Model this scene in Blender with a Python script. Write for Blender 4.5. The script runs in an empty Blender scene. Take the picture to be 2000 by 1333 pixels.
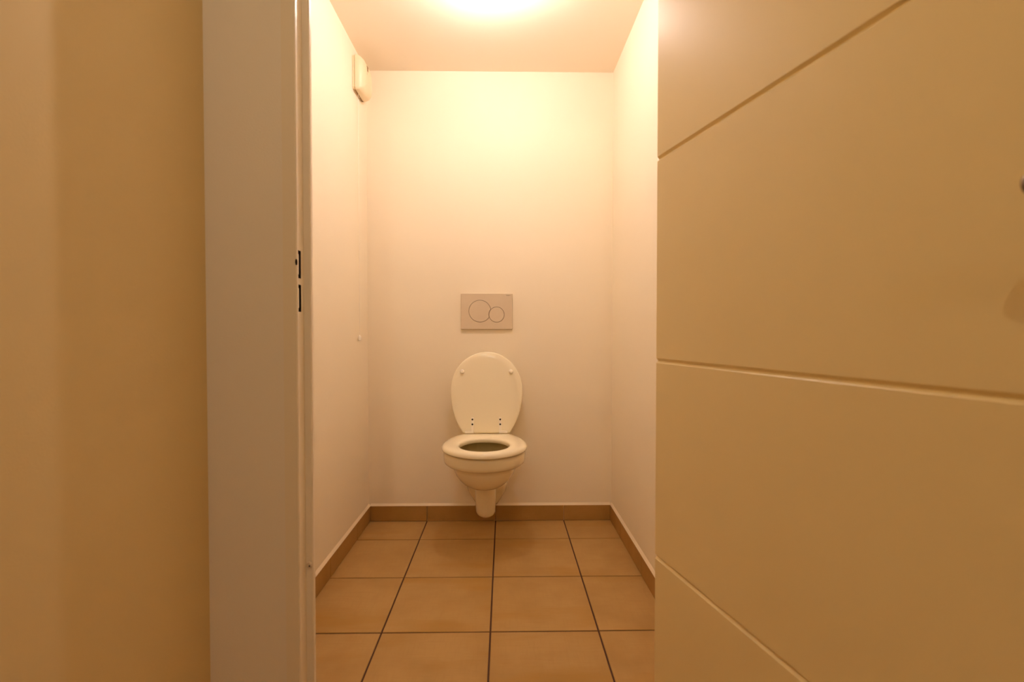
import bpy, bmesh, math, random
from mathutils import Vector, Matrix
random.seed(7)
scene = bpy.context.scene
C = scene.collection
PI = math.pi

# ------------------------------------------------------------------ camera, world, exposure
F_PX = 946.0                                  # focal length in pixels of a 2000 x 1333 frame
CAM_H = 0.913
cd = bpy.data.cameras.new('camera'); cam = bpy.data.objects.new('camera', cd); C.objects.link(cam)
cd.sensor_width = 36.0; cd.lens = F_PX / 2000 * 36.0; cd.clip_start = 0.02
cam.location = (0, 0, CAM_H)
cam.rotation_euler = (PI/2 - math.atan(18 / F_PX), 0, -math.atan(15 / F_PX))
cd.dof.use_dof = True; cd.dof.focus_distance = 2.1; cd.dof.aperture_fstop = 4.0
scene.camera = cam
w = bpy.data.worlds.new('world'); scene.world = w; w.use_nodes = True
w.node_tree.nodes['Background'].inputs[0].default_value = (0.9, 0.75, 0.55, 1)
w.node_tree.nodes['Background'].inputs[1].default_value = 0.0
vs = scene.view_settings
vs.view_transform = 'Standard'; vs.look = 'None'; vs.gamma = 1.0; vs.use_curve_mapping = False
vs.exposure = 0.0
scene.cycles.max_bounces = 12; scene.cycles.diffuse_bounces = 10; scene.cycles.glossy_bounces = 3
scene.cycles.transmission_bounces = 0; scene.cycles.caustics_reflective = False; scene.cycles.use_light_tree = False; scene.cycles.adaptive_threshold = 0.025

BULB_LOC = (-0.05, 1.652, 2.068)               # bare capsule bulb under the toilet ceiling
BULB_COL = (1.0, 0.825, 0.755); BULB_STR = 2520.0
HALL_LOC = (-0.26, -0.40, 2.17)               # lamp under the hall ceiling, behind the photographer
HALL_COL = (1.0, 0.80, 0.52); HALL_STR = 1560.0
FILL_LOC = (-0.10, -2.40, 2.35)              # added fill light far back, lifts the frame strip and end wall
FILL_COL = (1.0, 0.89, 0.72); FILL_STR = 520.0

# ------------------------------------------------------------------ measures (metres)
XL, XR = -0.653, 0.521                        # toilet side walls
YB, YF, YFI = 2.33, 1.00, 1.04                # back wall, hall face and inner face of the door wall
ZC, ZH = 2.152, 2.50                          # toilet ceiling, hall ceiling
HXL, HXR, HYR = -0.609, 0.95, -3.0            # hall walls
TILE = 0.33
GX0 = (967.7 - 985) / 406                     # a floor joint seen at x = 968
GY0 = CAM_H * F_PX / 407.8                    # first joint in front of the back wall
TX = -0.083                                   # toilet axis

# ------------------------------------------------------------------ materials
def mat(name, col, rough=0.5, spec=0.5, metal=0.0, bump=None, mottle=None, emit=None, coat=0.0):
    m = bpy.data.materials.new(name); m.use_nodes = True
    nt = m.node_tree; b = nt.nodes['Principled BSDF']
    b.inputs['Base Color'].default_value = (*col, 1); b.inputs['Roughness'].default_value = rough
    b.inputs['Specular IOR Level'].default_value = spec; b.inputs['Metallic'].default_value = metal
    b.inputs['Coat Weight'].default_value = coat
    tc = nt.nodes.new('ShaderNodeTexCoord')
    if mottle:                                # (scale, amount, tint)
        n = nt.nodes.new('ShaderNodeTexNoise'); n.inputs['Scale'].default_value = mottle[0]
        n.inputs['Detail'].default_value = 2
        nt.links.new(tc.outputs['Object'], n.inputs['Vector'])
        r = nt.nodes.new('ShaderNodeValToRGB')
        r.color_ramp.elements[0].position = 0.3; r.color_ramp.elements[1].position = 0.7
        r.color_ramp.elements[0].color = (*mottle[2], 1); r.color_ramp.elements[1].color = (*col, 1)
        nt.links.new(n.outputs['Fac'], r.inputs['Fac'])
        nt.links.new(r.outputs['Color'], b.inputs['Base Color'])
    if bump:                                  # (scale, strength, distance)
        n2 = nt.nodes.new('ShaderNodeTexNoise'); n2.inputs['Scale'].default_value = bump[0]
        n2.inputs['Detail'].default_value = 1
        bp = nt.nodes.new('ShaderNodeBump'); bp.inputs['Strength'].default_value = bump[1]
        bp.inputs['Distance'].default_value = bump[2]
        nt.links.new(tc.outputs['Object'], n2.inputs['Vector'])
        nt.links.new(n2.outputs['Fac'], bp.inputs['Height'])
        nt.links.new(bp.outputs['Normal'], b.inputs['Normal'])
    if emit:
        b.inputs['Emission Color'].default_value = (*emit[0], 1)
        b.inputs['Emission Strength'].default_value = emit[1]
    return m

WALLC = (0.88, 0.81, 0.67)
M = {}
M['wall'] = mat('wall_paint', WALLC, 0.62, 0.3, bump=(260, 0.12, 0.002), mottle=(3.0, 1, tuple(c*0.985 for c in WALLC)))
M['ceiling'] = mat('ceiling_paint', (0.86, 0.79, 0.67), 0.8, 0.2, bump=(200, 0.1, 0.002))
M['hall'] = mat('hall_paint', (0.80, 0.66, 0.38), 0.62, 0.3, bump=(260, 0.12, 0.002), mottle=(3.0, 1, (0.785, 0.645, 0.365)))
M['hall_dim'] = mat('hall_unseen_dark', (0.36, 0.28, 0.19), 0.62, 0.3, bump=(260, 0.12, 0.002))  # unseen hall surfaces, darkened to cut the light they bounce back
M['front'] = mat('front_paint', (0.90, 0.85, 0.79), 0.62, 0.3, bump=(260, 0.12, 0.002), mottle=(3.0, 1, (0.885, 0.835, 0.775)))
M['lacquer'] = mat('frame_lacquer', (0.88, 0.81, 0.70), 0.32, 0.5, bump=(120, 0.05, 0.001))
M['door'] = mat('door_paint', (0.86, 0.72, 0.42), 0.38, 0.5, bump=(420, 0.10, 0.0006), mottle=(4.0, 1, (0.845, 0.705, 0.405)))
M['ceramic'] = mat('ceramic', (0.82, 0.75, 0.56), 0.10, 0.5, coat=0.5)
M['basin'] = mat('basin_shade_ceramic', (0.44, 0.37, 0.19), 0.14, 0.5, mottle=(14, 1, (0.39, 0.32, 0.15)))  # olive tint, with the shade under the seat darkened into the colour
M['seat'] = mat('seat_plastic', (0.91, 0.85, 0.67), 0.16, 0.5)
M['hinge'] = mat('hinge_plastic', (0.93, 0.89, 0.80), 0.2, 0.5)
M['plate'] = mat('plate_plastic', (0.66, 0.56, 0.43), 0.35, 0.5)
M['plastic'] = mat('vent_plastic', (0.80, 0.68, 0.47), 0.4, 0.5)
M['dark'] = mat('dark_recess', (0.02, 0.013, 0.008), 0.8, 0.2)
M['mark'] = mat('print_and_gap_shade', (0.20, 0.13, 0.07), 0.6, 0.2)  # lettering, and the shade painted into the button gaps
M['slot'] = mat('slot_plastic', (0.30, 0.20, 0.10), 0.8, 0.2)
M['grout'] = mat('floor_grout', (0.10, 0.05, 0.035), 0.9, 0.2, bump=(300, 0.3, 0.002))
M['sealant'] = mat('sealant', (0.82, 0.72, 0.55), 0.5, 0.3)
M['steel'] = mat('handle_bronze', (0.16, 0.11, 0.07), 0.30, 0.5, metal=1.0)
M['rubber'] = mat('bumper_rubber', (0.72, 0.62, 0.50), 0.6, 0.3)
M['water'] = mat('water', (0.55, 0.52, 0.42), 0.03, 0.5)
M['bulb'] = mat('bulb_light', (1, 1, 1), 0.5, emit=(BULB_COL, BULB_STR))
M['hallbulb'] = mat('hall_bulb_light', (1, 1, 1), 0.5, emit=(HALL_COL, HALL_STR))
M['fillbulb'] = mat('added_fill_light', (1, 1, 1), 0.5, emit=(FILL_COL, FILL_STR))

def tile_mat(name, base, dark, stain):
    m = bpy.data.materials.new(name); m.use_nodes = True
    nt = m.node_tree; N = nt.nodes; L = nt.links; b = N['Principled BSDF']
    b.inputs['Roughness'].default_value = 0.5; b.inputs['Specular IOR Level'].default_value = 0.35
    tc = N.new('ShaderNodeTexCoord'); oi = N.new('ShaderNodeObjectInfo')
    ad = N.new('ShaderNodeVectorMath'); ad.operation = 'ADD'
    mu = N.new('ShaderNodeMath'); mu.operation = 'MULTIPLY'; mu.inputs[1].default_value = 37.0
    L.new(oi.outputs['Random'], mu.inputs[0])
    L.new(tc.outputs['Object'], ad.inputs[0]); L.new(mu.outputs[0], ad.inputs[1])
    def ns(scale, vec, detail=4, sx=1.0, sy=1.0):
        mp = N.new('ShaderNodeMapping'); mp.inputs['Scale'].default_value = (sx, sy, 1)
        n = N.new('ShaderNodeTexNoise'); n.inputs['Scale'].default_value = scale; n.inputs['Detail'].default_value = detail
        L.new(vec, mp.inputs['Vector']); L.new(mp.outputs[0], n.inputs['Vector']); return n.outputs['Fac']
    def mix(fac, a, bcol):
        x = N.new('ShaderNodeMix'); x.data_type = 'RGBA'
        L.new(fac, x.inputs['Factor'])
        if isinstance(a, tuple): x.inputs['A'].default_value = (*a, 1)
        else: L.new(a, x.inputs['A'])
        x.inputs['B'].default_value = (*bcol, 1); return x.outputs['Result']
    def ramp(f, lo, hi, top=1.0):
        r = N.new('ShaderNodeMapRange'); r.inputs['From Min'].default_value = lo; r.inputs['From Max'].default_value = hi
        r.inputs['To Max'].default_value = top; L.new(f, r.inputs['Value']); return r.outputs[0]
    v = ad.outputs[0]
    c = mix(ramp(ns(7, v, 6), 0.40, 0.68, 0.75), base, dark)
    c = mix(ramp(ns(3.2, v, 5, 0.6, 2.2), 0.52, 0.68, 0.85), c, stain)
    weave_a = ns(160, v, 2, 0.10, 1.0); weave_b = ns(160, v, 2, 1.0, 0.10)
    c = mix(ramp(weave_a, 0.5, 0.8, 0.35), c, dark)
    c = mix(ramp(weave_b, 0.5, 0.8, 0.30), c, dark)
    L.new(c, b.inputs['Base Color'])
    bp = N.new('ShaderNodeBump'); bp.inputs['Strength'].default_value = 0.15; bp.inputs['Distance'].default_value = 0.001
    L.new(weave_a, bp.inputs['Height']); L.new(bp.outputs[0], b.inputs['Normal'])
    return m
M['tile'] = tile_mat('floor_tile_stoneware', (0.48, 0.305, 0.115), (0.40, 0.24, 0.08), (0.42, 0.235, 0.055))
M['skirt'] = tile_mat('skirting_stoneware', (0.43, 0.25, 0.075), (0.35, 0.195, 0.05), (0.37, 0.20, 0.045))

# ------------------------------------------------------------------ helpers
def tag(o, label=None, cat=None, group=None, kind=None):
    if label: o['label'] = label
    if cat: o['category'] = cat
    if group: o['group'] = group
    if kind: o['kind'] = kind
    return o

def link(name, bm, material, parent=None, smooth=False, loc=(0, 0, 0), rot=None, bevel=0.0, segs=2):
    bmesh.ops.recalc_face_normals(bm, faces=bm.faces)
    me = bpy.data.meshes.new(name); bm.to_mesh(me); bm.free()
    me.materials.append(M[material] if isinstance(material, str) else material)
    o = bpy.data.objects.new(name, me); C.objects.link(o)
    o.location = loc
    if rot: o.rotation_euler = rot
    if parent: o.parent = parent
    if bevel:
        md = o.modifiers.new('edge', 'BEVEL'); md.width = bevel; md.segments = segs; md.limit_method = 'ANGLE'
        md.angle_limit = math.radians(40)
    if smooth or bevel:
        for p in me.polygons: p.use_smooth = True
        if hasattr(me, 'set_sharp_from_angle'): me.set_sharp_from_angle(angle=math.radians(38))
    return o

def empty(name, loc, rot=None):
    o = bpy.data.objects.new(name, None); C.objects.link(o); o.location = loc; o.empty_display_size = 0.1
    if rot: o.rotation_euler = rot
    return o

def box(bm, x0, x1, y0, y1, z0, z1):
    v = [bm.verts.new(p) for p in ((x0,y0,z0),(x1,y0,z0),(x1,y1,z0),(x0,y1,z0),(x0,y0,z1),(x1,y0,z1),(x1,y1,z1),(x0,y1,z1))]
    for f in ((0,3,2,1),(4,5,6,7),(0,1,5,4),(1,2,6,5),(2,3,7,6),(3,0,4,7)): bm.faces.new([v[i] for i in f])

def loft(bm, loops, cap0=True, cap1=True):
    rings = [[bm.verts.new(p) for p in lp] for lp in loops]
    n = len(rings[0])
    for a, b in zip(rings, rings[1:]):
        for i in range(n):
            j = (i + 1) % n
            bm.faces.new((a[i], a[j], b[j], b[i]))
    if cap0: bm.faces.new(rings[0])
    if cap1: bm.faces.new(rings[-1])
    return rings

def lathe(bm, profile, n=32, axis='Z', origin=(0, 0, 0)):
    """profile: (radius, height) list; closed with end caps"""
    loops = []
    for r, h in profile:
        lp = []
        for i in range(n):
            a = 2 * PI * i / n
            p = (r * math.cos(a), r * math.sin(a), h)
            if axis == 'Y': p = (p[0], -p[2], p[1])
            if axis == 'X': p = (p[2], p[0], p[1])
            lp.append(tuple(p[k] + origin[k] for k in range(3)))
        loops.append(lp)
    loft(bm, loops)

def boxobj(name, material, b, parent=None, bevel=0.0):
    bm = bmesh.new(); box(bm, *b); return link(name, bm, material, parent, bevel=bevel)

# ------------------------------------------------------------------ the setting
T = 0.10
def wall(name, b, label, material='wall', cat='wall'):
    o = boxobj(name, material, b); return tag(o, label, cat, kind='structure')
wall('wall_back', (XL-T, XR+T, YB, YB+T, -0.05, ZC), 'cream painted end wall behind the toilet with the flush plate')
wall('wall_left', (XL-T, XL, YFI, YB, -0.05, ZC), 'cream painted left side wall of the toilet room with the vent')
wall('wall_right', (XR, XR+T, YFI, YB, -0.05, ZC), 'cream painted right side wall of the toilet room, partly behind the open door')
tag(boxobj('ceiling', 'ceiling', (XL-T, XR+T, YFI, YB+T, ZC, ZC+T)), 'bright cream ceiling of the toilet room lit by the bulb', 'ceiling', kind='structure')

# hall around the photographer
wall('wall_hall_left', (HXL-T, HXL, HYR, YF, -0.05, ZH), 'tan hall wall at the left edge of the picture', 'hall')
wall('wall_hall_right', (HXR, HXR+T, HYR, YF, -0.05, ZH), 'hall wall behind the open door, out of view', 'hall_dim')
wall('wall_hall_rear', (HXL-T, HXR+T, HYR-T, HYR, -0.05, ZH), 'hall wall behind the photographer, out of view', 'hall_dim')
tag(boxobj('ceiling', 'hall_dim', (HXL-T, HXR+T, HYR-T, YFI, ZH, ZH+T)), 'hall ceiling above the photographer, out of view', 'ceiling', kind='structure')

# door wall with its opening
FX0, FX1 = -0.4506, 0.390                     # outer edges of the metal frame
FZ = 2.075
bm = bmesh.new()
box(bm, HXL, FX0, YF, YFI, -0.05, ZH)
box(bm, FX1, HXR, YF, YFI, -0.05, ZH)
box(bm, FX0, FX1, YF, YFI, FZ, ZH)
tag(link('wall_front', bm, 'front'), 'narrow greyish wall strip between the hall wall and the door frame', 'wall', kind='structure')

# floor: dark grout bed with every tile a piece of its own
floor = tag(boxobj('floor', 'grout', (HXL-T, HXR+T, HYR-T, YB, -0.06, -0.0025)), 'floor of beige stoneware tiles with dark joints', 'floor', kind='structure')
G = 0.0052
tile_cache = {}
def tile_piece(x0, x1, y0, y1):
    key = (round(x1-x0, 4), round(y1-y0, 4))
    if key not in tile_cache:
        bm = bmesh.new(); hx, hy = key[0]/2, key[1]/2; c = 0.0012
        lo = [(-hx,-hy), (hx,-hy), (hx,hy), (-hx,hy)]; ti = [(-hx+c,-hy+c), (hx-c,-hy+c), (hx-c,hy-c), (-hx+c,hy-c)]
        loft(bm, [[(*p, -0.006) for p in lo], [(*p, -c*0.8) for p in lo], [(*p, 0) for p in ti]])
        tile_cache[key] = link('floor_tile', bm, 'tile', floor)
        o = tile_cache[key]
    else:
        o = tile_cache[key].copy(); C.objects.link(o)
    o.location = ((x0+x1)/2, (y0+y1)/2, random.uniform(-0.0003, 0.0003))
def joints(a, b, g0):
    k = math.ceil((a - g0) / TILE + 1e-6); out = [a]
    while g0 + k*TILE < b - 1e-4: out.append(g0 + k*TILE); k += 1
    return out + [b]
def lay(xa, xb, ya, yb):
    xs, ys = joints(xa, xb, GX0), joints(ya, yb, GY0)
    for i in range(len(xs)-1):
        for j in range(len(ys)-1):
            if xs[i+1]-xs[i] > 0.02 and ys[j+1]-ys[j] > 0.02:
                tile_piece(xs[i]+G/2, xs[i+1]-G/2, ys[j]+G/2, ys[j+1]-G/2)
lay(XL, XR, YFI, YB)
lay(HXL, HXR, -0.95, YF)
tag(boxobj('trim_2', 'tile', (FX0+0.032, FX1-0.032, YF+0.002, YFI-0.002, -0.02, 0.0)), 'stoneware threshold strip under the doorway', 'threshold', kind='structure')

# skirting: a bed, a row of cut tiles and a painted bead on top
SH, ST = 0.0745, 0.009
def skirting(name, label, axis, fixed, inward, a, b, g0):
    def bx(u0, u1, t0, t1, z0, z1):
        f0, f1 = sorted((fixed + inward*t0, fixed + inward*t1))
        return (u0, u1, f0, f1, z0, z1) if axis == 'X' else (f0, f1, u0, u1, z0, z1)
    root = boxobj(name, 'sealant', bx(a, b, 0, 0.004, 0, SH)); tag(root, label, 'skirting', kind='structure')
    us = joints(a, b, g0)
    for i in range(len(us)-1):
        if us[i+1]-us[i] < 0.015: continue
        boxobj('skirting_tile', 'skirt', bx(us[i]+0.0008, us[i+1]-0.0008, 0.001, ST, 0.002, SH), root, bevel=0.0008)
    bm = bmesh.new()
    p = [(0, SH), (ST-0.0005, SH), (0, SH+0.010)]
    ends = []
    for u in (a, b):
        ends.append([(u, fixed+inward*t, z) if axis == 'X' else (fixed+inward*t, u, z) for t, z in p])
    loft(bm, ends); link('sealant_bead', bm, 'sealant', root)
skirting('baseboard_back', 'brown stoneware skirting along the end wall under the toilet', 'X', YB, -1, XL+ST, XR-ST, GX0)
skirting('baseboard_left', 'brown stoneware skirting along the left toilet wall', 'Y', XL, 1, YFI, YB, GY0)
skirting('baseboard_right', 'brown stoneware skirting along the right toilet wall', 'Y', XR, -1, YFI, YB, GY0)

# ------------------------------------------------------------------ metal door frame
RX = -0.4225                                  # rebate side of the lock jamb
SX = -0.4077                                  # edge of the stop
RY = 1.0300                                   # face of the stop
HXE = 0.362                                   # rebate side of the hinge jamb
frame = empty('trim_1', (0, 0, 0)); tag(frame, 'cream lacquered metal door frame with strike holes left of the doorway', 'door frame', kind='structure')
holes = [(0.913 + (648-546.5)/920, 0.913 + (648-494)/920), (0.913 + (648-610)/920, 0.913 + (648-558.5)/920)]
bm = bmesh.new()                               # lock jamb: face, rebate side with two holes, stop
FYF = YF - 0.004
def quad(bm, pts): bm.faces.new([bm.verts.new(p) for p in pts])
quad(bm, [(FX0, YF+0.001, 0), (FX0, FYF, 0), (FX0, FYF, FZ), (FX0, YF+0.001, FZ)])
quad(bm, [(FX0, FYF, 0), (RX-0.002, FYF, 0), (RX-0.002, FYF, FZ), (FX0, FYF, FZ)])
quad(bm, [(RX-0.002, FYF, 0), (RX, FYF+0.002, 0), (RX, FYF+0.002, FZ), (RX-0.002, FYF, FZ)])
hy0, hy1 = 1.0025, 1.0155
for ya, yb, rows in ((FYF+0.002, hy0, [(0, FZ)]), (hy1, RY, [(0, FZ)]),
                     (hy0, hy1, [(0, holes[1][0]), (holes[1][1], holes[0][0]), (holes[0][1], FZ)])):
    for za, zb in rows: quad(bm, [(RX, ya, za), (RX, yb, za), (RX, yb, zb), (RX, ya, zb)])
quad(bm, [(RX, RY, 0), (SX-0.002, RY, 0), (SX-0.002, RY, FZ), (RX, RY, FZ)])
quad(bm, [(SX-0.002, RY, 0), (SX, RY+0.002, 0), (SX, RY+0.002, FZ), (SX-0.002, RY, FZ)])
quad(bm, [(SX, RY+0.002, 0), (SX, YFI+0.001, 0), (SX, YFI+0.001, FZ), (SX, RY+0.002, FZ)])
quad(bm, [(SX, YFI+0.001, 0), (FX0, YFI+0.001, 0), (FX0, YFI+0.001, FZ), (SX, YFI+0.001, FZ)])
bmesh.ops.remove_doubles(bm, verts=bm.verts, dist=1e-6)
o = link('lock_jamb', bm, 'lacquer', frame)
for z0, z1 in holes:                           # open boxes behind the holes, with a tongue at each end
    bm = bmesh.new(); d = 0.02
    quad(bm, [(RX-d, hy0-.004, z0-.004), (RX-d, hy1+.004, z0-.004), (RX-d, hy1+.004, z1+.004), (RX-d, hy0-.004, z1+.004)])
    for (ya, yb, za, zb) in ((hy0-.004, hy1+.004, z0-.004, z0-.004), (hy0-.004, hy1+.004, z1+.004, z1+.004), (hy0-.004, hy0-.004, z0-.004, z1+.004), (hy1+.004, hy1+.004, z0-.004, z1+.004)):
        if za == zb: quad(bm, [(RX-d, ya, za), (RX-d, yb, za), (RX-.0005, yb, za), (RX-.0005, ya, za)])
        else: quad(bm, [(RX-d, ya, za), (RX-.0005, ya, za), (RX-.0005, ya, zb), (RX-d, ya, zb)])
    link('strike_box', bm, 'dark', frame)
    zt = (z1 - z0) * 0.14
    boxobj('strike_tongue', 'lacquer', (RX-0.004, RX+0.0002, hy0, hy0+0.0022, z0+zt, z1-zt), frame)
# small notch at the front edge beside the upper strike hole
bm = bmesh.new(); lathe(bm, [(0.0065, 0), (0.0065, 0.0016)], 20, 'Y', (0, 0, 0))
nt_ = link('latch_notch', bm, 'dark', frame, loc=(RX-0.0012, FYF+0.0012, 0.913 + (648-513)/950)); nt_.scale = (0.32, 1, 1)
# head and hinge jamb
bm = bmesh.new()
box(bm, FX0, FX1, FYF, YFI+0.001, FZ-0.030, FZ)
box(bm, SX, HXE-0.018, RY, YFI+0.001, FZ-0.048, FZ-0.030)
link('frame_head', bm, 'lacquer', frame)
bm = bmesh.new()
box(bm, HXE, FX1, FYF, YFI+0.001, 0, FZ-0.030)
box(bm, HXE-0.018, HXE, RY, YFI+0.001, 0, FZ-0.030)
link('hinge_jamb', bm, 'lacquer', frame)
bm = bmesh.new()
lathe(bm, [(0.0058, 0), (0.0058, 0.003), (0.0048, 0.0052), (0.002, 0.0055)], 20, 'Y')
bum = link('rubber_bumper', bm, 'rubber', frame, smooth=True, loc=(SX-0.0075, RY, 0.913 - (1097-648)/905))
tag(bum, 'small round rubber door bumper')
bm = bmesh.new(); lathe(bm, [(0.0016, 0), (0.0016, 0.0004)], 12, 'Y')
link('bumper_pin', bm, 'dark', bum, loc=(0.0018, -0.0052, -0.0008))

# ------------------------------------------------------------------ the door, open towards the hall
DW, DH, DT = 0.79, 2.035, 0.040
ang = math.atan(0.241)
HPX, HPY = 0.3095, 0.982                       # hinge-side corner of the visible face
# local axes: u along the leaf from the hinge (towards the camera), n out of the visible face, z up
door = empty('door_1', (HPX, HPY, 0.008)); tag(door, 'cream painted door with horizontal grooves standing open at the right', 'door', kind='structure')
U = Vector((math.sin(ang), -math.cos(ang), 0)); Nv = Vector((-math.cos(ang), -math.sin(ang), 0))
# keep a right-handed frame: local x = -u, local y = n
Mx = Matrix(((-U.x, Nv.x, 0), (-U.y, Nv.y, 0), (0, 0, 1)))
door.rotation_euler = Mx.to_euler()
boxobj('door_core', 'door', (-DW, 0, -DT, -0.0045, 0, DH), door)
cuts = [0] + [g - 0.008 for g in (0.4525, 0.8545, 1.262, 1.668)] + [DH]
for za, zb in zip(cuts, cuts[1:]):
    c = 0.0044
    l0 = 0 if za == 0 else 0.0005
    l1 = 0 if zb == DH else 0.0004
    bm = bmesh.new()
    e0 = za + l0; e1 = zb - l1
    t0 = e0 + (c if za else 0.0015); t1 = e1 - (c if zb < DH else 0.0015)
    loft(bm, [[(-DW, -0.0046, e0), (0, -0.0046, e0), (0, -0.0046, e1), (-DW, -0.0046, e1)],
              [(-DW+0.0006, 0, t0), (-0.0006, 0, t0), (-0.0006, 0, t1), (-DW+0.0006, 0, t1)]])
    link('door_panel', bm, 'door', door)
# lever handle near the free edge
hu, hz = 0.7325, 1.017
han = None
bm = bmesh.new(); lathe(bm, [(0.026, 0.0), (0.026, 0.006), (0.023, 0.009), (0.010, 0.0095)], 40, 'Z')
han = link('door_handle', bm, 'steel', door, smooth=True, loc=(-hu, 0, hz), rot=(-PI/2, 0, 0)); tag(han, 'metal lever handle')
# handle local: z out of the door, x local = towards the hinge, y = down
def tube(path, r, n=20, sq=1.0):
    bm = bmesh.new(); loops = []
    for i, p in enumerate(path):
        p = Vector(p); a = Vector(path[max(i-1, 0)]); b = Vector(path[min(i+1, len(path)-1)])
        t = (b - a).normalized(); s = Vector((0, 1, 0)); q = t.cross(s).normalized()
        rr = r[i] if isinstance(r, list) else r
        loops.append([tuple(p + s*rr*sq*math.cos(2*PI*k/n) + q*rr*math.sin(2*PI*k/n)) for k in range(n)])
    loft(bm, loops); return bm
path = [(0, 0, 0.008), (0, 0, 0.042), (0.004, 0, 0.053), (0.014, 0, 0.059), (0.03, 0, 0.060), (0.085, 0, 0.060), (0.105, 0, 0.059), (0.110, 0, 0.0585), (0.113, 0, 0.058)]
rad = [0.009, 0.009, 0.0095, 0.0095, 0.010, 0.0112, 0.0108, 0.0085, 0.003]
link('lever', tube(path, rad), 'steel', han, smooth=True)
bm = bmesh.new(); lathe(bm, [(0.026, 0.0), (0.026, 0.006), (0.023, 0.009), (0.006, 0.0095)], 40, 'Z')
lk = link('lock_rosette', bm, 'steel', door, smooth=True, loc=(-hu, 0, hz-0.075), rot=(-PI/2, 0, 0))
bm = bmesh.new(); box(bm, -0.004, 0.004, -0.012, 0.012, 0.009, 0.022); link('thumb_turn', bm, 'steel', lk, bevel=0.002)
for z in (0.25, 1.02, 1.80):
    bm = bmesh.new(); lathe(bm, [(0.0065, -0.04), (0.0065, 0.04)], 16, 'Z')
    link('hinge', bm, 'steel', door, smooth=True, loc=(0.010, -DT-0.006, z))

# ------------------------------------------------------------------ wall-hung toilet
toilet = empty('toilet', (TX, YB, 0)); tag(toilet, 'wall-hung cream ceramic toilet with its lid raised against the end wall', 'toilet')
NF, NB, NS = 22, 16, 4
def outline(dfront, dm, wd, dk, wb, dback, p=2.0):
    """half outline from the tip round to the wall, mirrored: list of (x, d)"""
    h = []
    for i in range(NF + 1):
        a = PI/2 * i / NF
        h.append((wd * math.sin(a) ** (2/p), dm + (dfront - dm) * math.cos(a) ** (2/p)))
    for i in range(1, NB + 1):
        u = i / NB
        h.append((wb + (wd - wb) * (0.5 + 0.5 * math.cos(PI * u)), dm + (dk - dm) * u))
    for i in range(1, NS + 1):
        h.append((wb, dk + (dback - dk) * i / NS))
    h.append((wb * 0.5, dback))
    return h + [(-x, d) for x, d in reversed(h[1:])]
def ring(o, z): return [(x, -d, z) for x, d in o]
bm = bmesh.new()
secs = [(0.2600, .330, .290, .030, .23, .030, .20), (0.2610, .352, .290, .050, .20, .050, .10), (0.2680, .376, .290, .072, .16, .070, .03), (0.281, .400, .292, .091, .12, .085, .002),
        (0.300, .421, .294, .109, .10, .098, .002), (0.322, .438, .296, .123, .09, .108, .002), (0.345, .449, .298, .132, .08, .113, .002), (0.361, .453, .30, .135, .08, .115, .002),
        (0.3635, .460, .30, .146, .08, .115, .002), (0.3665, .470, .30, .160, .08, .115, .002), (0.373, .477, .30, .168, .08, .116, .002), (0.384, .480, .30, .171, .08, .116, .002), (0.405, .481, .30, .172, .08, .116, .002),
        (0.4145, .480, .30, .171, .08, .116, .002), (0.4180, .476, .30, .167, .08, .114, .004), (0.4190, .470, .30, .161, .08, .110, .008)]
loops = [ring(outline(*s[1:]), s[0]) for s in secs]
RIM = outline(*secs[-1][1:])
def well(z, dc, front, back, wd):
    """oval section of the basin, point for point beside the rim outline"""
    pts = []
    for x, d in RIM:
        a = math.atan2(x / 0.16, (d - dc) / 0.17)
        pts.append((wd * math.sin(a), -(dc + (front if math.cos(a) > 0 else back) * math.cos(a)), z))
    return pts
inner = [well(0.4190, .315, .126, .150, .131), well(0.4165, .315, .122, .146, .127), well(0.400, .315, .120, .144, .126), well(0.385, .315, .118, .142, .123),
         well(0.365, .315, .112, .136, .114), well(0.340, .315, .100, .124, .098), well(0.310, .312, .078, .100, .074), well(0.288, .305, .050, .070, .048), well(0.277, .300, .030, .045, .030)]
loops += inner[:2]
loft(bm, loops, True, False)
bowl = link('bowl', bm, 'ceramic', toilet, smooth=True)
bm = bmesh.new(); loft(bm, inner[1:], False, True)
basin = link('basin', bm, 'basin', bowl, smooth=True); tag(basin, 'olive-tinted inside of the bowl with its shade put into the colour')
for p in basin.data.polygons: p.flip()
bowl.data.set_sharp_from_angle(angle=math.radians(70))
# rear fixing body against the wall and the trap below the bowl
bm = bmesh.new()
def dsec(z, w0, d1, dfl):
    """plan section: half width w0 at the wall, rounded nose at distance d1"""
    pts = []
    n = 24
    for i in range(n + 1):
        a = -PI/2 + PI * i / n
        pts.append((w0 * math.sin(a), dfl + (d1 - dfl) * math.cos(a)))
    pts += [(w0, 0.002), (-w0, 0.002)]
    return pts
body = [(0.092, .046, .055, .03), (0.096, .052, .07, .03), (0.112, .060, .085, .04), (0.14, .075, .10, .05), (0.165, .090, .11, .05), (0.20, .098, .13, .06), (0.25, .102, .16, .06), (0.30, .105, .20, .06), (0.37, .115, .22, .06)]
loft(bm, [ring(dsec(*s), s[0]) for s in body])
trap = [(0.091, .020, .190, .14), (0.0925, .028, .205, .15), (0.097, .036, .220, .165), (0.106, .0415, .231, .18), (0.120, .0440, .238, .19), (0.155, .0452, .243, .195), (0.20, .0458, .248, .20), (0.26, .0462, .255, .205), (0.285, .0465, .26, .21)]
loft(bm, [ring(dsec(*s), s[0]) for s in trap])
tb = link('trap_housing', bm, 'ceramic', toilet, smooth=True)
tb.data.set_sharp_from_angle(angle=math.radians(60))
bm = bmesh.new(); o_ = outline(.380, .305, .070, .235, .050, .205); loft(bm, [ring(o_, 0.296), ring(o_, 0.298)])
link('water', bm, 'water', toilet)

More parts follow.
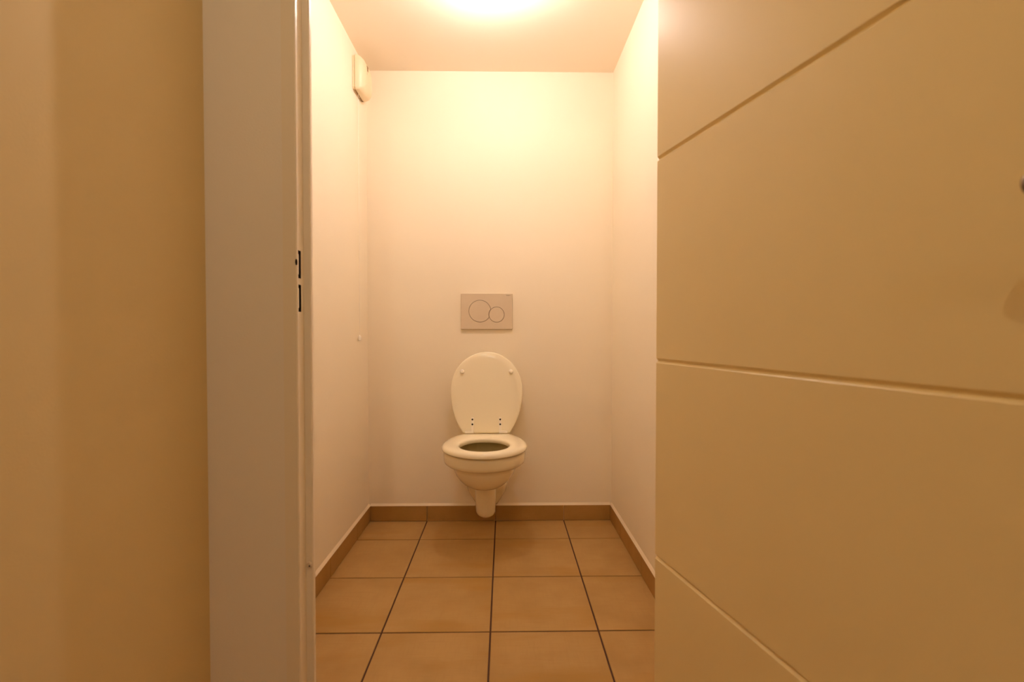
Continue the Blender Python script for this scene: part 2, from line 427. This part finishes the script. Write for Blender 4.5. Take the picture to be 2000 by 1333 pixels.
# seat ring and lid share one egg outline, cut straight at the back with rounded corners
NE = 60
def egg(d0, dm, d1, wd, ab, rc=0.012):
    h = []
    for i in range(28):
        a = PI/2 * i / 28
        h.append((wd * math.sin(a), dm + (d1 - dm) * math.cos(a)))
    wl = lambda d: wd * math.sqrt(max(0, 1 - ((dm - d) / ab) ** 2))
    for i in range(22):
        d = dm - (dm - d0 - rc) * i / 21; h.append((wl(d), d))
    x0 = wl(d0 + rc)
    for i in range(1, 7):
        a = PI/2 * i / 6; h.append((x0 - rc * (1 - math.cos(a)) - 0.002*math.sin(a), d0 + rc - rc * math.sin(a)))
    h.append((h[-1][0] * 0.66, d0)); h.append((h[-1][0] * 0.33 / 0.66, d0)); h.append((0.0, d0))
    return h + [(-x, d) for x, d in reversed(h[1:-1])]
OUT = egg(0.098, 0.300, 0.494, 0.1785, 0.262)
n = len(OUT)
INN = []
for (x, d) in OUT:                              # hole point in the same direction from the hole's centre
    a = math.atan2(x, d - 0.333); INN.append((0.104 * math.sin(a), 0.333 + (0.117 if math.cos(a) > 0 else 0.122) * math.cos(a)))
prof = [(0.03, 0.0), (0.0, 0.003), (0.0, 0.0145), (0.02, 0.0180), (0.08, 0.0205), (0.20, 0.0223), (0.40, 0.0230), (0.60, 0.0225), (0.78, 0.0205), (0.90, 0.0170), (0.965, 0.0125), (0.993, 0.008), (1.0, 0.004), (0.99, 0.0008), (0.95, 0.0)]
bm = bmesh.new()
loops = [[(INN[i][0] + (OUT[i][0]-INN[i][0])*t, -(INN[i][1] + (OUT[i][1]-INN[i][1])*t), 0.4255 + z) for i in range(n)] for t, z in prof]
loops.append(loops[0])
rings = [[bm.verts.new(p) for p in lp] for lp in loops[:-1]]; rings.append(rings[0])
for a, b in zip(rings, rings[1:]):
    for i in range(n): bm.faces.new((a[i], a[(i+1) % n], b[(i+1) % n], b[i]))
seat = link('seat', bm, 'seat', toilet, smooth=True); seat.data.set_sharp_from_angle(angle=math.radians(80))
for sx in (-0.12, 0.12):
    bm = bmesh.new(); lathe(bm, [(0.010, 0), (0.010, 0.006)], 16, 'Z'); link('seat_buffer', bm, 'seat', seat, loc=(sx, -0.40, 0.4194))

# raised lid, leaning back against the wall; local x right, y up the lid, z towards the viewer
LO = egg(0.0, 0.196, 0.3765, 0.168, 0.252)
lean = math.radians(7.0)
lid_profile = [(-0.006, 0.0), (-0.0015, 0.0018), (0.0, 0.006), (0.0, 0.012), (-0.0015, 0.0162), (-0.006, 0.018), (-0.03, 0.0178)]
def inset(o, amt, c):
    return [(x + (c[0]-x) * (-amt) / max(0.02, math.hypot(c[0]-x, c[1]-d)), d + (c[1]-d) * (-amt) / max(0.02, math.hypot(c[0]-x, c[1]-d))) for x, d in o]
bm = bmesh.new()
loft(bm, [[(x, d, z) for x, d in inset(LO, a, (0, 0.18))] for a, z in lid_profile])
lid = link('lid', bm, 'seat', toilet, smooth=True, loc=(0, -0.088, 0.4435), rot=(PI/2 - lean, 0, 0))
lid.data.set_sharp_from_angle(angle=math.radians(70))
bm = bmesh.new(); lathe(bm, [(0.0105, 0), (0.0105, 0.003), (0.0095, 0.0065), (0.007, 0.0090), (0.003, 0.0100)], 24, 'Z')
b0 = link('lid_bumper', bm, 'hinge', lid, smooth=True, loc=(-0.113, 0.284, 0.0178))
b1 = b0.copy(); C.objects.link(b1); b1.location = (0.113, 0.284, 0.0178)
# hinges: a strap on the lid, a knuckle bar at its foot, two dark screws
def hinge(side):
    bm = bmesh.new(); xs = 0.064 * side
    box(bm, -0.0062, 0.0062, -0.006, 0.066, 0.0178, 0.0250)
    x0, x1 = sorted((-0.0062*side, 0.034*side))
    box(bm, x0, x1, -0.006, 0.005, 0.014, 0.026)
    o = link('hinge', bm, 'hinge', toilet, bevel=0.0016, loc=(xs, -0.088, 0.450), rot=(PI/2 - lean, 0, 0))
    for yy in (0.0565, 0.0345):
        bm = bmesh.new(); lathe(bm, [(0.0042, 0.0), (0.0042, 0.0008)], 16, 'Z')
        link('screw', bm, 'dark', o, loc=(0, yy, 0.0246))
hinge(-1); hinge(1)

# ------------------------------------------------------------------ flush plate
fp = empty('flush_plate', (TX-0.001, YB, CAM_H + (648-608.5)/406)); tag(fp, 'cream rectangular dual flush plate with two round buttons above the toilet', 'flush plate')
PW, PH, PT = 0.2465, 0.170, 0.013
cb, rb = (-0.0325, 0.0012), 0.0535
cs, rs = (0.0473, -0.0150), 0.0375
def circ(c, r, a0, a1, n):
    return [(c[0] + r*math.cos(a0 + (a1-a0)*i/n), c[1] + r*math.sin(a0 + (a1-a0)*i/n)) for i in range(n + 1)]
def isect(c0, r0, c1, r1):
    dx, dz = c1[0]-c0[0], c1[1]-c0[1]; d = math.hypot(dx, dz); a = (r0*r0 - r1*r1 + d*d) / (2*d); h = math.sqrt(r0*r0 - a*a)
    b = math.atan2(dz, dx); t = math.acos(a / r0); return b, t
b_, t_ = isect(cb, rb, cs, rs); b2, t2 = isect(cs, rs, cb, rb)
hole = circ(cb, rb, b_ + t_, b_ + 2*PI - t_, 64)[:-1] + circ(cs, rs, b2 + t2, b2 + 2*PI - t2, 48)[:-1]
bm = bmesh.new()
def rrect(w_, h_, r, n=5):
    pts = []
    for sx, sz, a in ((1, 1, 0), (-1, 1, PI/2), (-1, -1, PI), (1, -1, 3*PI/2)):
        pts += [(sx*(w_/2-r) + r*math.cos(a + PI/2*i/n), sz*(h_/2-r) + r*math.sin(a + PI/2*i/n)) for i in range(n + 1)]
    return pts
ro = rrect(PW, PH, 0.003); ri = rrect(PW-0.003, PH-0.003, 0.002)
A = [bm.verts.new((x, -0.0005, z)) for x, z in ro]; B = [bm.verts.new((x, -PT+0.0015, z)) for x, z in ro]; D = [bm.verts.new((x, -PT, z)) for x, z in ri]
for r0, r1 in ((A, B), (B, D)):
    for i in range(len(r0)): j = (i+1) % len(r0); bm.faces.new((r0[i], r0[j], r1[j], r1[i]))
H0 = [bm.verts.new((x, -PT, z)) for x, z in hole]; H1 = [bm.verts.new((x, -PT+0.011, z)) for x, z in hole]
ed = []
for lp in (D, H0):
    for i in range(len(lp)):
        e = bm.edges.get((lp[i], lp[(i+1) % len(lp)])) or bm.edges.new((lp[i], lp[(i+1) % len(lp)])); ed.append(e)
bmesh.ops.triangle_fill(bm, edges=ed, use_beauty=True, normal=(0, -1, 0))
for i in range(len(H0)): j = (i+1) % len(H0); bm.faces.new((H0[i], H0[j], H1[j], H1[i]))
bm.faces.new(H1); bm.faces.new(A)
link('plate', bm, 'plate', fp)
bm = bmesh.new(); bm.faces.new([bm.verts.new((cb[0] + (x-cb[0])*0.999, -PT+0.0108, cb[1] + (z-cb[1])*0.999)) for x, z in hole]); link('button_gap_shade', bm, 'mark', fp)  # dark sheet added at the pocket bottom, painted shade for the button gaps
gp = 0.0017
def button(poly, name):
    bm = bmesh.new(); cx = sum(p[0] for p in poly)/len(poly); cz = sum(p[1] for p in poly)/len(poly)
    sh = lambda k: [(cx + (x-cx)*k, cz + (z-cz)*k) for x, z in poly]
    loft(bm, [[(x, -PT+0.0105, z) for x, z in poly], [(x, -PT+0.0006, z) for x, z in poly], [(x, -PT-0.0002, z) for x, z in sh(0.985)]])
    link(name, bm, 'plate', fp)
b_, t_ = isect(cb, rb-gp, cs, rs+gp*0.6); b2, t2 = isect(cs, rs+gp*0.6, cb, rb-gp)
big = circ(cb, rb-gp, b_ + t_, b_ + 2*PI - t_, 64)[:-1] + list(reversed(circ(cs, rs+gp*0.6, b2 - t2, b2 + t2, 14)))[:-1]
button(big, 'large_button'); button(circ(cs, rs-gp, 0, 2*PI, 56)[:-1], 'small_button')
tcv = bpy.data.curves.new('lettering', 'FONT'); tcv.body = 'GEBERIT'; tcv.size = 0.0062; tcv.align_x = 'RIGHT'; tcv.extrude = 0.0001
to = bpy.data.objects.new('lettering_tmp', tcv); C.objects.link(to)
bpy.context.view_layer.update()
me = bpy.data.meshes.new_from_object(to.evaluated_get(bpy.context.evaluated_depsgraph_get()))
bpy.data.objects.remove(to); me.materials.clear(); me.materials.append(M['mark'])
lt = bpy.data.objects.new('lettering', me); C.objects.link(lt); lt.parent = fp
lt.location = (PW/2 - 0.008, -PT-0.0002, PH/2 - 0.0105); lt.rotation_euler = (PI/2, 0, 0)

# ------------------------------------------------------------------ vent on the left wall, with its pull cord
vent = empty('air_vent', (XL, 2.186, 2.032)); tag(vent, 'cream plastic extractor vent high on the left wall near the corner', 'air vent')
# outline in the wall plane (y, z): straight near side, rounded far side
def vent_outline(s, cx=0.0):
    pts = []
    P = [(-0.076, 0.072), (-0.076, -0.066), (-0.070, -0.073), (0.040, -0.073), (0.066, -0.064), (0.078, -0.040), (0.082, 0.0), (0.078, 0.040), (0.066, 0.064), (0.040, 0.073), (-0.070, 0.073)]
    return [(y * s, z * s) for y, z in P]
bm = bmesh.new()
loft(bm, [[(x, y, z) for y, z in vent_outline(s)] for x, s in ((0.0005, 0.97), (0.010, 0.97))])
link('vent_base', bm, 'plastic', vent, bevel=0.001)
bm = bmesh.new()
loft(bm, [[(x, y, z) for y, z in vent_outline(s)] for x, s in ((0.012, 1.0), (0.020, 1.0), (0.034, 0.93), (0.046, 0.80), (0.051, 0.60), (0.052, 0.3))])
cov = link('vent_cover', bm, 'plastic', vent, smooth=True)
boxobj('vent_slot', 'slot', (0.044, 0.0518, -0.030, -0.012, 0.010, 0.048), cov)
for ga, gb in ((-0.062, 0.004), (0.010, 0.052)):
    boxobj('vent_grille', 'slot', (0.004, 0.0118, ga, gb, -0.0716, -0.068), vent)
CY = 2.165
cordz = 0.895
bm = bmesh.new(); lathe(bm, [(0.0009, 0.0), (0.0009, 2.032-0.070-cordz)], 8, 'Z')
cord = link('pull_cord', bm, 'hinge', vent, smooth=True, loc=(0.010, CY-2.186, cordz-2.032))
bm = bmesh.new(); lathe(bm, [(0.003, -0.022), (0.0065, -0.020), (0.0075, -0.010), (0.005, -0.001), (0.002, 0.003)], 20, 'Z')
link('cord_knob', bm, 'hinge', cord, smooth=True)

# ------------------------------------------------------------------ lamps
def lamp(name, loc, ceil, r, material, label):
    root = empty(name, (loc[0], loc[1], ceil)); tag(root, label, 'lamp')
    bm = bmesh.new(); dz = loc[2] - ceil
    lathe(bm, [(0.034, 0.0), (0.034, -0.006), (0.026, -0.012), (0.018, -0.014), (0.018, dz + r*1.3), (0.012, dz + r*0.9)], 28, 'Z')
    link('lamp_socket', bm, 'hinge', root, smooth=True)
    bm = bmesh.new(); bmesh.ops.create_icosphere(bm, subdivisions=1, radius=r, matrix=Matrix.Translation((0, 0, dz)))
    link('bulb', bm, material, root, smooth=True)
lamp('ceiling_lamp', BULB_LOC, ZC, 0.014, 'bulb', 'small bare bulb in a white socket on the toilet ceiling')
lamp('ceiling_lamp', HALL_LOC, ZH, 0.017, 'hallbulb', 'bare bulb on the hall ceiling just behind the photographer')
lamp('ceiling_lamp', FILL_LOC, ZH, 0.030, 'fillbulb', 'added fill bulb under the hall ceiling at the far rear end, out of view')
